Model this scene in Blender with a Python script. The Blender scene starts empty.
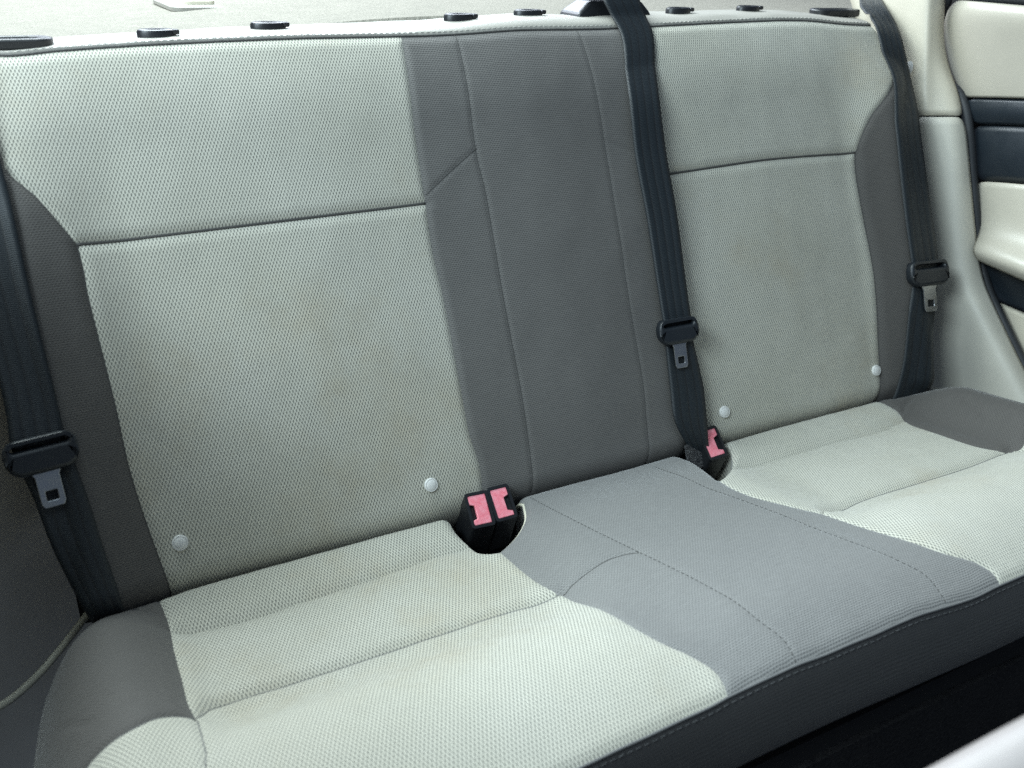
import bpy, bmesh, math, random
import numpy as np
from mathutils import Vector, Matrix, noise, geometry
random.seed(4)
sc = bpy.context.scene
COL = sc.collection
R = math.radians
W, H, F = 1024, 768, 943.5242

# ------------------------------------------------------------------ camera (recovered pose, metres; seat centre line is x = 0)
CAM = np.array([-0.58825, -0.80191, 0.59475])
CR = np.array([0.87459791, -0.48356442, 0.03526956])
CU = np.array([0.18314819, 0.39685168, 0.89942508])
CF = np.array([0.44892675, 0.78017575, -0.4356496])
cam = bpy.data.cameras.new('camera'); co = bpy.data.objects.new('camera', cam); COL.objects.link(co)
co.matrix_world = Matrix(((CR[0], CU[0], -CF[0], CAM[0]), (CR[1], CU[1], -CF[1], CAM[1]), (CR[2], CU[2], -CF[2], CAM[2]), (0, 0, 0, 1)))
cam.sensor_width = 36; cam.lens = F / W * 36
cam.clip_start = 0.02; cam.clip_end = 60
cam.dof.use_dof = True; cam.dof.focus_distance = 1.12; cam.dof.aperture_fstop = 5.6
sc.camera = co

TB, TC = R(24), R(9)
NB = np.array([0, -math.cos(TB), math.sin(TB)])      # backrest normal
NC = np.array([0, math.sin(TC), math.cos(TC)])       # cushion normal
def ray(x, y): return CF + CR * (x - W / 2) / F - CU * (y - H / 2) / F
def hit(x, y, o, n):
    d = ray(x, y); n = np.array(n, float)
    return CAM + d * (((np.array(o) - CAM) @ n) / (d @ n))
def ss(a, b, x):
    t = np.clip((x - a) / (b - a), 0, 1); return t * t * (3 - 2 * t)

# ------------------------------------------------------------------ overall upholstery shape over the two seat planes
def gB(x, v):
    ax = np.abs(x)
    g = 0.030 * ss(.475, .58, ax) * ss(.53, .36, v)             # side wings
    st = .035 * ss(.38, .47, v)
    g = g - 0.07 * ss(.555 + st, .66 + st, ax) ** 1.3                      # roll off at the outer edge
    g = g - 0.014 * np.clip((v - .44) / .09, 0, 1.6) ** 2       # rolls back to the top seam
    g = g - 0.10 * np.clip((.018 - v) / .068, 0, 1.5) ** 2      # tucks under at the bottom
    g = g + 0.006 * np.exp(-((ax - .34) / .12) ** 2 - ((v - .2) / .14) ** 2) * 1.0
    g = g + 0.006 * np.exp(-(x / .09) ** 2) * ss(.0, .12, v)
    return g
def gC(x, d):
    ax = np.abs(x)
    side = ss(.12, .21, ax) * ss(.56, .49, ax)
    bowl = -0.016 * ss(.0, .075, d) * ss(.30, .20, d)
    front = 0.010 * ss(.205, .265, d) * ss(.40, .30, d)
    g = side * (bowl + front)
    g = g + 0.010 * ss(.17, .06, ax) * ss(.0, .10, d)            # centre hump
    g = g - 0.034 * np.clip((d - .315) / .11, 0, 1.2) ** 2.2     # front roll
    g = g + 0.020 * ss(.49, .57, ax) * ss(.0, .08, d) * ss(.42, .25, d)
    g = g - 0.09 * np.clip((ax - .565) / .09, 0, 1.3) ** 2
    g = g - 0.02 * np.clip((.015 - d) / .03, 0, 1.5) ** 2
    return g
class Surf:
    def __init__(s, kind): s.k = kind; s.g = gB if kind == 'b' else gC; s.n = NB if kind == 'b' else NC; s.seams = []
    def flat(s, a, t):
        if s.k == 'b': return np.stack([a, t * math.sin(TB), t * math.cos(TB)], -1)
        return np.stack([a, -t * math.cos(TC), t * math.sin(TC)], -1)
    def inv(s, q): return (q[0], q[2] / math.cos(TB)) if s.k == 'b' else (q[0], -q[1] / math.cos(TC))
    def at(s, x, y, off=0.0):
        """plane coordinates where the sight line through a photo point meets the upholstery"""
        h = off
        for _ in range(12):
            a, t = s.inv2(hit(x, y, s.n * h, s.n)); h = .5 * h + .5 * (float(s.g(np.float64(a), np.float64(t))) + off)
        return a, t
    def inv2(s, q):
        if s.k == 'b':
            u = np.array([0, math.sin(TB), math.cos(TB)])
        else:
            u = np.array([0, -math.cos(TC), math.sin(TC)])
        return float(q[0]), float(q @ u)
    def sink(s, a, t):
        m = np.zeros_like(a)
        P = np.stack([a, t], -1)
        for pts, dep, wid in s.seams:
            lo = pts.min(0) - wid; hi = pts.max(0) + wid
            ok = np.where(((P > lo) & (P < hi)).all(-1))[0]
            if len(ok) == 0: continue
            Q = P[ok]; best = np.full(len(Q), 9.0)
            for p0, p1 in zip(pts[:-1], pts[1:]):
                e = p1 - p0; L = e @ e
                if L < 1e-12: continue
                k = np.clip(((Q - p0) @ e) / L, 0, 1)
                best = np.minimum(best, np.hypot(*(Q - p0 - k[:, None] * e).T))
            tt = np.clip(best / wid, 0, 1)
            m[ok] = np.maximum(m[ok], dep * (1 - tt) ** 2.2)
        return m
    def pos(s, a, t, off=0.0):
        a = np.asarray(a, float); t = np.asarray(t, float)
        h = s.g(a, t) - s.sink(a, t) + off
        nz = np.array([noise.noise(Vector((x * 9, y * 9, 3.1 if s.k == 'b' else 7.7))) * .0016 + noise.noise(Vector((x * 30, y * 22, 1.0))) * .0006 for x, y in zip(a, t)])
        return s.flat(a, t) + (h + nz)[:, None] * s.n
SB, SC = Surf('b'), Surf('c')

def resample(p, step, smooth=True):
    p = np.array(p, float)
    if smooth and len(p) > 2:                                   # centripetal-ish Catmull-Rom
        q = np.vstack([2 * p[0] - p[1], p, 2 * p[-1] - p[-2]]); out = []
        for i in range(1, len(q) - 2):
            for k in range(12):
                t = k / 12; a, b, c, d = q[i - 1], q[i], q[i + 1], q[i + 2]
                out.append(.5 * (2 * b + (c - a) * t + (2 * a - 5 * b + 4 * c - d) * t * t + (3 * b - a - 3 * c + d) * t ** 3))
        out.append(q[-2]); p = np.array(out)
    L = np.r_[0, np.cumsum(np.linalg.norm(np.diff(p, axis=0), axis=1))]
    n = max(1, int(round(L[-1] / step)))
    s = np.linspace(0, L[-1], n + 1)
    return np.stack([np.interp(s, L, p[:, k]) for k in range(p.shape[1])], -1)
def curve(surf, pix=None, raw=None, step=.004, smooth=True, pre=(), post=(), off=0.0):
    pts = [surf.at(*q, off) for q in pix] if pix is not None else list(raw)
    return resample(list(pre) + pts + list(post), step, smooth)
def mirror(c): return c * np.array([-1, 1])

# ------------------------------------------------------------------ materials
def newmat(name):
    m = bpy.data.materials.new(name); m.use_nodes = True; nt = m.node_tree; nt.nodes.clear()
    out = nt.nodes.new('ShaderNodeOutputMaterial'); b = nt.nodes.new('ShaderNodeBsdfPrincipled')
    nt.links.new(b.outputs[0], out.inputs[0]); return m, nt, b
def N(nt, t, **kw):
    n = nt.nodes.new(t)
    for k, v in kw.items(): setattr(n, k, v)
    return n
def M_(nt, op, a, b=None, c=None):
    n = N(nt, 'ShaderNodeMath', operation=op)
    for i, v in enumerate((a, b, c)):
        if v is None: continue
        if isinstance(v, (int, float)): n.inputs[i].default_value = v
        else: nt.links.new(v, n.inputs[i])
    return n.outputs[0]
def MR(nt, v, a, b, c, d, smooth=False):
    n = N(nt, 'ShaderNodeMapRange'); n.interpolation_type = 'SMOOTHSTEP' if smooth else 'LINEAR'
    nt.links.new(v, n.inputs[0])
    for i, q in enumerate((a, b, c, d)): n.inputs[i + 1].default_value = q
    return n.outputs[0]
def MIX(nt, f, a, b, mode='MIX'):
    n = N(nt, 'ShaderNodeMix', data_type='RGBA', blend_type=mode)
    for s, v in ((0, f), (6, a), (7, b)):
        if isinstance(v, (int, float)): n.inputs[s].default_value = v
        elif isinstance(v, tuple): n.inputs[s].default_value = (*v, 1)
        else: nt.links.new(v, n.inputs[s])
    return n.outputs[2]
def NOI(nt, vec, scale, detail=3, rough=.5):
    n = N(nt, 'ShaderNodeTexNoise'); n.inputs['Scale'].default_value = scale; n.inputs['Detail'].default_value = detail
    n.inputs['Roughness'].default_value = rough
    if vec is not None: nt.links.new(vec, n.inputs['Vector'])
    return n.outputs['Fac']
def BUMP(nt, h, dist, strength=1.0, prev=None):
    n = N(nt, 'ShaderNodeBump'); n.inputs['Distance'].default_value = dist; n.inputs['Strength'].default_value = strength
    nt.links.new(h, n.inputs['Height'])
    if prev is not None: nt.links.new(prev, n.inputs['Normal'])
    return n.outputs[0]
def knit(nt, px, py, rx, ry, soft=.45, jit=.0):
    """staggered rows of oval holes in UV metres: 1 in the hole, 0 on the yarn"""
    uv = N(nt, 'ShaderNodeUVMap'); uv.uv_map = 'UVMap'
    src = uv.outputs[0]
    wob = N(nt, 'ShaderNodeTexNoise'); wob.inputs['Scale'].default_value = 60; wob.inputs['Detail'].default_value = 2
    nt.links.new(src, wob.inputs['Vector'])
    sub = N(nt, 'ShaderNodeVectorMath', operation='SUBTRACT'); nt.links.new(wob.outputs['Color'], sub.inputs[0]); sub.inputs[1].default_value = (.5, .5, .5)
    scl = N(nt, 'ShaderNodeVectorMath', operation='SCALE'); nt.links.new(sub.outputs[0], scl.inputs[0]); scl.inputs['Scale'].default_value = jit
    add = N(nt, 'ShaderNodeVectorMath', operation='ADD'); nt.links.new(src, add.inputs[0]); nt.links.new(scl.outputs[0], add.inputs[1])
    sp = N(nt, 'ShaderNodeSeparateXYZ'); nt.links.new(add.outputs[0], sp.inputs[0])
    v = M_(nt, 'DIVIDE', sp.outputs[1], py); row = M_(nt, 'FLOOR', v); fv = M_(nt, 'SUBTRACT', M_(nt, 'SUBTRACT', v, row), .5)
    par = M_(nt, 'MULTIPLY', M_(nt, 'FLOORED_MODULO', row, 2.0), .5)
    fu = M_(nt, 'SUBTRACT', M_(nt, 'FRACT', M_(nt, 'ADD', M_(nt, 'DIVIDE', sp.outputs[0], px), par)), .5)
    dx = M_(nt, 'MULTIPLY', fu, px / rx); dy = M_(nt, 'MULTIPLY', fv, py / ry)
    d = M_(nt, 'SQRT', M_(nt, 'ADD', M_(nt, 'MULTIPLY', dx, dx), M_(nt, 'MULTIPLY', dy, dy)))
    return MR(nt, d, 1 - soft, 1 + soft, 1, 0, True), src
def light_fabric():
    m, nt, b = newmat('light_mesh_fabric')
    hole, uv = knit(nt, .0034, .0034, .00056, .00165, .42, .0008)
    big = NOI(nt, uv, 6, 4, .6); mid = NOI(nt, uv, 40, 3); fine = NOI(nt, uv, 900, 2)
    c = MIX(nt, MR(nt, big, .35, .7, 0, 1), (.53, .515, .445), (.465, .45, .375))
    stain = MR(nt, NOI(nt, uv, 3.4, 6, .68), .50, .70, 0, .62, True)
    c = MIX(nt, stain, c, (.42, .365, .26))
    c = MIX(nt, MR(nt, NOI(nt, uv, 11, 5, .7), .55, .75, 0, .30, True), c, (.36, .345, .29))
    c = MIX(nt, MR(nt, mid, .3, .7, 0, .12), c, (.40, .40, .35))
    c = MIX(nt, MR(nt, fine, .3, .7, 0, .22), c, (.36, .36, .32))
    c = MIX(nt, M_(nt, 'MULTIPLY', hole, .84), c, (.115, .118, .105))
    nt.links.new(c, b.inputs['Base Color']); b.inputs['Roughness'].default_value = .92
    b.inputs['Sheen Weight'].default_value = .25; b.inputs['Sheen Roughness'].default_value = .45; b.inputs['Specular IOR Level'].default_value = .2
    hgt = M_(nt, 'ADD', M_(nt, 'MULTIPLY', hole, -1.0), M_(nt, 'MULTIPLY', fine, .35))
    nt.links.new(BUMP(nt, hgt, .0009, .75), b.inputs['Normal']); return m
def dark_fabric(name, ca, cb, sheen=.25):
    m, nt, b = newmat(name)
    hole, uv = knit(nt, .0034, .0022, .0012, .00062, .7, .0022)
    mp = N(nt, 'ShaderNodeMapping'); nt.links.new(uv, mp.inputs['Vector']); mp.inputs['Scale'].default_value = (55, 420, 1); mp.inputs['Rotation'].default_value = (0, 0, .12)
    streak = NOI(nt, mp.outputs[0], 1, 3, .6); big = NOI(nt, uv, 7, 3); fine = NOI(nt, uv, 1100, 2)
    c = MIX(nt, MR(nt, big, .3, .7, 0, 1), ca, cb)
    c = MIX(nt, MR(nt, streak, .3, .7, 0, .5), c, tuple(q * .62 for q in ca))
    c = MIX(nt, MR(nt, fine, .35, .7, 0, .35), c, tuple(q * 1.5 for q in ca))
    c = MIX(nt, M_(nt, 'MULTIPLY', hole, .60), c, tuple(q * .3 for q in ca))
    nt.links.new(c, b.inputs['Base Color']); b.inputs['Roughness'].default_value = .9
    b.inputs['Sheen Weight'].default_value = sheen; b.inputs['Sheen Roughness'].default_value = .35; b.inputs['Specular IOR Level'].default_value = .3; b.inputs['Roughness'].default_value = .75
    hgt = M_(nt, 'ADD', M_(nt, 'MULTIPLY', hole, -1.0), M_(nt, 'MULTIPLY', fine, .5))
    nt.links.new(BUMP(nt, hgt, .0005, .65), b.inputs['Normal']); return m
def plastic(name, col, rough=.45, grain=1800, dist=.00012, var=.12, spec=.5, coat=0):
    m, nt, b = newmat(name)
    tc = N(nt, 'ShaderNodeTexCoord'); o = tc.outputs['Object']
    f = NOI(nt, o, grain, 2); g = NOI(nt, o, 5, 4, .6)
    c = MIX(nt, MR(nt, g, .3, .7, 0, 1), tuple(q * (1 + var * .4) for q in col), tuple(q * (1 - var) for q in col))
    nt.links.new(c, b.inputs['Base Color'])
    nt.links.new(MR(nt, NOI(nt, o, 25, 3), .3, .7, rough - .06, rough + .08), b.inputs['Roughness'])
    b.inputs['Specular IOR Level'].default_value = spec
    nt.links.new(BUMP(nt, f, dist, .6), b.inputs['Normal']); return m
def webbing_mat():
    m, nt, b = newmat('belt_webbing')
    uv = N(nt, 'ShaderNodeUVMap'); uv.uv_map = 'UVMap'; sp = N(nt, 'ShaderNodeSeparateXYZ'); nt.links.new(uv.outputs[0], sp.inputs[0])
    band = M_(nt, 'ABSOLUTE', M_(nt, 'SINE', M_(nt, 'MULTIPLY', sp.outputs[0], math.pi * 4)))       # lengthwise panels across the width
    rib = M_(nt, 'SINE', M_(nt, 'MULTIPLY', M_(nt, 'ADD', sp.outputs[1], M_(nt, 'MULTIPLY', band, .0012)), 2 * math.pi / .0019))
    nz = NOI(nt, uv.outputs[0], 70, 3)
    c = MIX(nt, MR(nt, band, .0, .55, 0, 1, True), (.0020, .0036, .0050), (.0066, .0115, .0155))
    c = MIX(nt, MR(nt, rib, -1, 1, 0, .35), c, (.003, .0045, .007))
    c = MIX(nt, MR(nt, nz, .35, .7, 0, .3), c, (.0085, .014, .019))
    nt.links.new(c, b.inputs['Base Color']); b.inputs['Roughness'].default_value = .52; b.inputs['Specular IOR Level'].default_value = .45
    b.inputs['Sheen Weight'].default_value = .04
    n1 = BUMP(nt, band, .0005, .6); nt.links.new(BUMP(nt, rib, .0002, .5, n1), b.inputs['Normal']); return m
def carpet(name, a, bcol, scale=350):
    m, nt, b = newmat(name)
    o = N(nt, 'ShaderNodeTexCoord').outputs['Object']
    f = NOI(nt, o, scale, 4, .7); g = NOI(nt, o, scale * .12, 3, .6)
    c = MIX(nt, MR(nt, f, .3, .7, 0, 1), a, bcol); c = MIX(nt, MR(nt, g, .4, .7, 0, .4), c, bcol)
    nt.links.new(c, b.inputs['Base Color']); b.inputs['Roughness'].default_value = .95; b.inputs['Specular IOR Level'].default_value = .1
    nt.links.new(BUMP(nt, f, .003, .8), b.inputs['Normal']); return m
LIGHT = light_fabric()
DARK = dark_fabric('dark_woven_fabric', (.148, .142, .135), (.128, .123, .117))
BOLST = dark_fabric('dark_bolster_fabric', (.098, .092, .086), (.084, .079, .075))
DARKC = dark_fabric('dark_woven_seat_fabric', (.215, .212, .206), (.190, .188, .184), .32)  # lighter copy of the weave; grazing sheen partly put into the colour
VALANCE = dark_fabric('valance_fabric_shaded', (.070, .069, .069), (.058, .058, .059))  # dark weave darkened further, with the valance's shade put into the colour
VINYL = plastic('cream_vinyl', (.33, .315, .28), .5, 1200, .00025)
TRIM = plastic('beige_trim_plastic', (.56, .515, .42), .42, 1500, .0002)
TRIM2 = plastic('quarter_trim_plastic', (.47, .45, .39), .5, 1500, .0002)
TRIML = plastic('brightened_trim_plastic', (.66, .60, .50), .5, 1500, .0002)  # lighter copy of the quarter trim plastic; extra brightness put into the colour
DOORB = plastic('door_beige_plastic', (.46, .425, .355), .36, 1500, .00015)
NAVY = plastic('navy_door_plastic', (.012, .017, .023), .42, 1500, .0002)
BLACK = plastic('black_plastic', (.012, .013, .015), .36, 1500, .00012)
GRIP = plastic('tongue_plastic', (.009, .012, .016), .4, 1500, .00012)
RUBBER = plastic('seal_rubber', (.020, .022, .026), .6, 900, .0003)
SEAM = plastic('seam_thread', (.055, .053, .050), .8)
THREAD = plastic('stitch_thread', (.46, .45, .41), .75)
GTHREAD = plastic('grey_stitch_thread', (.12, .12, .12), .75)
CAPW = plastic('white_cap_plastic', (.66, .655, .63), .8)
CREAM = plastic('raw_edge_trim', (.60, .57, .46), .8, 900, .0004)
SHELF = carpet('shelf_felt', (.31, .29, .25), (.19, .18, .155), 260)
FLOORM = carpet('black_carpet', (.010, .010, .012), (.034, .033, .034), 220)
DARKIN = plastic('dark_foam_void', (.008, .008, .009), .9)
def metal():
    m, nt, b = newmat('tongue_steel'); b.inputs['Metallic'].default_value = 1
    o = N(nt, 'ShaderNodeTexCoord').outputs['Object']; f = NOI(nt, o, 90, 4)
    nt.links.new(MIX(nt, f, (.44, .45, .46), (.32, .33, .34)), b.inputs['Base Color']); nt.links.new(MR(nt, f, .3, .7, .25, .42), b.inputs['Roughness']); return m
STEEL = metal()
def redm():
    m, nt, b = newmat('buckle_button_red')
    o = N(nt, 'ShaderNodeTexCoord').outputs['Object']; f = NOI(nt, o, 160, 4)
    nt.links.new(MIX(nt, MR(nt, f, .3, .7, 0, 1), (.84, .19, .24), (.90, .36, .42)), b.inputs['Base Color']); b.inputs['Roughness'].default_value = .24; return m
RED = redm()
def labelm():
    m, nt, b = newmat('belt_label_print')
    o = N(nt, 'ShaderNodeTexCoord').outputs['Object']; f = NOI(nt, o, 1500, 1)
    nt.links.new(MIX(nt, MR(nt, f, .60, .67, 0, 1), (.012, .012, .014), (.30, .30, .30)), b.inputs['Base Color']); b.inputs['Roughness'].default_value = .6; return m
LABEL = labelm()

# ------------------------------------------------------------------ object helpers
ORG = {}
def thing(name, label, cat, loc, group=None):
    o = bpy.data.objects.new(name, None); COL.objects.link(o); o.location = loc; o.empty_display_size = .05
    o['label'] = label; o['category'] = cat
    if group: o['group'] = group
    ORG[o.name] = np.array(loc, float); return o
def mesh(name, V, Fc, mat, parent=None, uv=None, smooth=True, label=None):
    org = ORG.get(parent.name, np.zeros(3)) if parent else np.zeros(3)
    V = np.asarray(V, float) - org
    me = bpy.data.meshes.new(name); me.from_pydata([tuple(v) for v in V], [], [tuple(int(i) for i in f) for f in Fc]); me.validate()
    if uv is not None:
        l = me.uv_layers.new(name='UVMap')
        for lp in me.loops: l.data[lp.index].uv = uv[lp.vertex_index]
    if smooth: me.shade_smooth()
    me.materials.append(mat)
    o = bpy.data.objects.new(name, me); COL.objects.link(o)
    if parent: o.parent = parent; ORG[o.name] = org
    else: ORG[o.name] = np.zeros(3)
    if label: o['label'] = label
    return o
def fixn(o, smooth_angle=None):
    bm = bmesh.new(); bm.from_mesh(o.data); bmesh.ops.remove_doubles(bm, verts=bm.verts, dist=1e-6); bmesh.ops.recalc_face_normals(bm, faces=bm.faces); bm.to_mesh(o.data); bm.free()
    if smooth_angle: o.data.shade_smooth(); o.data.set_sharp_from_angle(angle=R(smooth_angle))
    return o
def bevel(o, w, seg=3, angle=40):
    m = o.modifiers.new('bevel', 'BEVEL'); m.width = w; m.segments = seg; m.limit_method = 'ANGLE'; m.angle_limit = R(angle); return o
def inside(P, poly):
    x, y = P.T; c = np.zeros(len(P), bool)
    a = poly; b = np.roll(poly, -1, 0)
    for (x0, y0), (x1, y1) in zip(a, b):
        if y0 == y1: continue
        k = ((y0 > y) != (y1 > y)) & (x < (x1 - x0) * (y - y0) / (y1 - y0) + x0); c ^= k
    return c
def dist_poly(P, segs):
    best = np.full(len(P), 9.0)
    for pts in segs:
        for p0, p1 in zip(pts[:-1], pts[1:]):
            e = p1 - p0; L = e @ e
            if L < 1e-14: continue
            k = np.clip(((P - p0) @ e) / L, 0, 1); best = np.minimum(best, np.hypot(*(P - p0 - k[:, None] * e).T))
    return best
def panel(name, surf, loop, mat, parent, inner=(), skirt=None, label=None, off=0.0, grid=.006):
    """an upholstery panel: outline curves in plane metres, filled, then raised onto the padded shape"""
    pts = []
    for c in loop:
        for p in c:
            if not pts or np.hypot(*(p - pts[-1])) > 6e-4: pts.append(p)
    if np.hypot(*(pts[0] - pts[-1])) < 6e-4: pts.pop()
    poly = np.array(pts)
    lo, hi = poly.min(0), poly.max(0)
    def hexgrid(g):
        xs = np.arange(lo[0], hi[0], g); ys = np.arange(lo[1], hi[1], g * .866)
        return np.array([(x + (g / 2 if j % 2 else 0), y) for j, y in enumerate(ys) for x in xs])
    closed = np.vstack([poly, poly[:1]])
    G = hexgrid(grid); G = G[inside(G, poly)]
    Fg = hexgrid(grid / 2); Fg = Fg[inside(Fg, poly)]
    segs = [closed] + list(inner)
    dg = dist_poly(G, segs); df = dist_poly(Fg, segs)
    G = G[dg > .016]; Fg = Fg[(df > .0016) & (df <= .016)]
    verts = [Vector(p) for p in poly]; n0 = len(verts); edges = []
    for c in inner:
        s = len(verts)
        q = [p for p in c if inside(np.array([p]), poly)[0] and dist_poly(np.array([p]), [closed])[0] > .0008]
        verts += [Vector(p) for p in q]; edges += [(s + i, s + i + 1) for i in range(len(q) - 1)]
    verts += [Vector(p) for p in G] + [Vector(p) for p in Fg]
    r = geometry.delaunay_2d_cdt(verts, edges, [list(range(n0))], 1, 1e-6)
    P = np.array([tuple(v) for v in r[0]]); Fc = [list(f) for f in r[2]]
    cen = np.array([P[f].mean(0) for f in Fc]); ok = inside(cen, poly)
    Fc = [f for f, k in zip(Fc, ok) if k]
    X = surf.pos(P[:, 0], P[:, 1], off); UV = [tuple(p) for p in P]
    # faces look along the surface normal
    f0 = Fc[0]; nn = np.cross(X[f0[1]] - X[f0[0]], X[f0[2]] - X[f0[0]])
    if nn @ surf.n < 0: Fc = [f[::-1] for f in Fc]
    X = list(X)
    if skirt:
        for c, steps in skirt:
            base = surf.pos(c[:, 0], c[:, 1], off); prev = None; rows = [base]
            for (down, out) in steps:
                tan = np.gradient(c, axis=0); nrm = np.stack([tan[:, 1], -tan[:, 0]], -1); nrm /= np.linalg.norm(nrm, axis=1)[:, None] + 1e-9
                c2 = c + nrm * out
                q = surf.flat(c2[:, 0], c2[:, 1]); q0 = surf.flat(c[:, 0], c[:, 1])
                rows.append(base + (q - q0) - surf.n * down)
            k0 = len(X)
            for j, rw in enumerate(rows):
                X += list(rw); UV += [(p[0], p[1] - (.0 if j == 0 else steps[j - 1][0])) for p in c]
            n = len(c)
            for j in range(len(rows) - 1):
                for i in range(n - 1):
                    Fc.append([k0 + j * n + i, k0 + j * n + i + 1, k0 + (j + 1) * n + i + 1, k0 + (j + 1) * n + i])
    return mesh(name, X, Fc, mat, parent, UV, label=label)
def frames(P):
    P = np.asarray(P, float); T = np.gradient(P, axis=0); T /= np.linalg.norm(T, axis=1)[:, None] + 1e-12
    ref = np.array([0, 0, 1.0]) if abs(T[0][2]) < .9 else np.array([1.0, 0, 0])
    A = np.cross(T, ref); A /= np.linalg.norm(A, axis=1)[:, None] + 1e-12; B = np.cross(A, T); return A, B
def tube_data(P, r, n=8):
    P = np.asarray(P, float); A, B = frames(P); V = []; Fc = []
    for p, a, b in zip(P, A, B):
        V += [p + r * (math.cos(2 * math.pi * k / n) * a + math.sin(2 * math.pi * k / n) * b) for k in range(n)]
    for i in range(len(P) - 1):
        for k in range(n): Fc.append((i * n + k, i * n + (k + 1) % n, (i + 1) * n + (k + 1) % n, (i + 1) * n + k))
    Fc.append(tuple(range(n))[::-1]); Fc.append(tuple(range((len(P) - 1) * n, len(P) * n))); return V, Fc
def tube(name, P, r, mat, parent, n=8, label=None):
    V, Fc = tube_data(P, r, n); return mesh(name, V, Fc, mat, parent, label=label)
def join_data(parts):
    V, Fc = [], []
    for v, f in parts:
        k = len(V); V += list(v); Fc += [tuple(i + k for i in q) for q in f]
    return V, Fc
def dashes(name, P, mat, parent, on=.005, gap=.003, r=.0006, lift=None):
    P = resample(P, .001, False); parts = []; i = 0; na, ng = max(2, int(on / .001)), max(1, int(gap / .001))
    while i + na < len(P):
        q = P[i:i + na + 1:max(1, na // 3)].copy(); parts.append(tube_data(q, r * random.uniform(.8, 1.15), 6)); i += na + ng
    V, Fc = join_data(parts); return mesh(name, V, Fc, mat, parent)
def box_data(c, ax, ay, az, sx, sy, sz):
    c, ax, ay, az = map(np.asarray, (c, ax, ay, az)); V = []
    for k in (-1, 1):
        for j in (-1, 1):
            for i in (-1, 1): V.append(c + ax * i * sx / 2 + ay * j * sy / 2 + az * k * sz / 2)
    return V, [(0, 2, 3, 1), (4, 5, 7, 6), (0, 1, 5, 4), (2, 6, 7, 3), (0, 4, 6, 2), (1, 3, 7, 5)]
EX, EY, EZ = np.eye(3)
def prism(name, outline, o, ax, ay, az, depth, mat, parent, holes=(), bev=.001, seg=2, label=None, smooth=True):
    """a flat outline (with optional holes) in the frame ax, ay at o, given thickness along az"""
    bm = bmesh.new(); loops = []
    verts = [Vector(p) for p in outline]; faces = [list(range(len(outline)))]
    for h in holes:
        s = len(verts); verts += [Vector(p) for p in h]; faces.append(list(range(s, s + len(h))))
    r = geometry.delaunay_2d_cdt(verts, [], faces, 1, 1e-7)
    P = np.array([tuple(v) for v in r[0]]); Fc = [list(f) for f in r[2]]
    cen = np.array([P[f].mean(0) for f in Fc]); ok = inside(cen, np.array(outline))
    for h in holes: ok &= ~inside(cen, np.array(h))
    pos = [o + ax * p[0] + ay * p[1] for p in P]
    bv = [bm.verts.new(p) for p in pos]
    fs = [bm.faces.new([bv[i] for i in f]) for f, k in zip(Fc, ok) if k]
    bmesh.ops.dissolve_limit(bm, angle_limit=.01, verts=bm.verts, edges=bm.edges, delimit={'NORMAL'})
    ex = bmesh.ops.extrude_face_region(bm, geom=bm.faces[:])
    bmesh.ops.translate(bm, vec=Vector(az * depth), verts=[g for g in ex['geom'] if isinstance(g, bmesh.types.BMVert)])
    bmesh.ops.recalc_face_normals(bm, faces=bm.faces)
    V = [tuple(v.co) for v in bm.verts]; bm.verts.index_update(); Fc = [[v.index for v in f.verts] for f in bm.faces]; bm.free()
    ob = mesh(name, V, Fc, mat, parent, smooth=True, label=label); ob.data.set_sharp_from_angle(angle=R(35))
    if bev: bevel(ob, bev, seg)
    return ob
def rrect(w, h, r, n=5, cx=0, cy=0):
    out = []
    for (sx, sy, a0) in ((1, 1, 0), (-1, 1, 90), (-1, -1, 180), (1, -1, 270)):
        for k in range(n + 1):
            a = R(a0 + 90 * k / n); out.append((cx + sx * (w / 2 - r) + r * math.cos(a), cy + sy * (h / 2 - r) + r * math.sin(a)))
    return out
def gridmesh(name, rows, mat, parent, sub=2, thick=.004, away=None, label=None):
    """a curved moulding from rows of points, given thickness and smoothed"""
    V = [p for r_ in rows for p in r_]; n = len(rows[0]); Fc = []
    for j in range(len(rows) - 1):
        for i in range(n - 1): Fc.append((j * n + i, j * n + i + 1, (j + 1) * n + i + 1, (j + 1) * n + i))
    a = np.array(V[Fc[0][0]]); nn = np.cross(np.array(V[Fc[0][1]]) - a, np.array(V[Fc[0][2]]) - a)
    if nn @ (CAM - a) < 0: Fc = [f[::-1] for f in Fc]
    ob = mesh(name, V, Fc, mat, parent, label=label)
    if sub: s = ob.modifiers.new('sub', 'SUBSURF'); s.levels = s.render_levels = sub
    if thick: s = ob.modifiers.new('solid', 'SOLIDIFY'); s.thickness = thick; s.offset = -1
    return ob

# ================================================================== BACKREST
TOPL = curve(SB, [(0, 55.5), (60, 50.5), (100, 47.5), (146, 44.5), (200, 41.5), (300, 38), (402, 36)], pre=[(-.578, .535)])
TOPC = curve(SB, [(402, 36), (457, 34), (523, 29.5), (577, 29), (636, 27)])
TOPR = curve(SB, [(646, 26.5), (741, 21.5), (800, 20)], post=[(.54, .5395), (.596, .537)])
BOT = -.05
INL = curve(SB, [(402, 36), (414, 117), (426, 203)])
INL2 = curve(SB, [(426, 203), (434, 254), (445, 300), (460, 380), (470, 433), (480, 464), (484, 490)]); INL2 = np.vstack([INL2, resample([INL2[-1], (INL2[-1][0] + .002, BOT)], .004)[1:]])
SEAML = curve(SB, [(77, 244), (200, 230.5), (312, 217), (426, 203)])
OUTR1 = curve(SB, [(874, 113), (862, 137), (857, 152)], pre=[(.601, .47), (.588, .445)])
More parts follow.
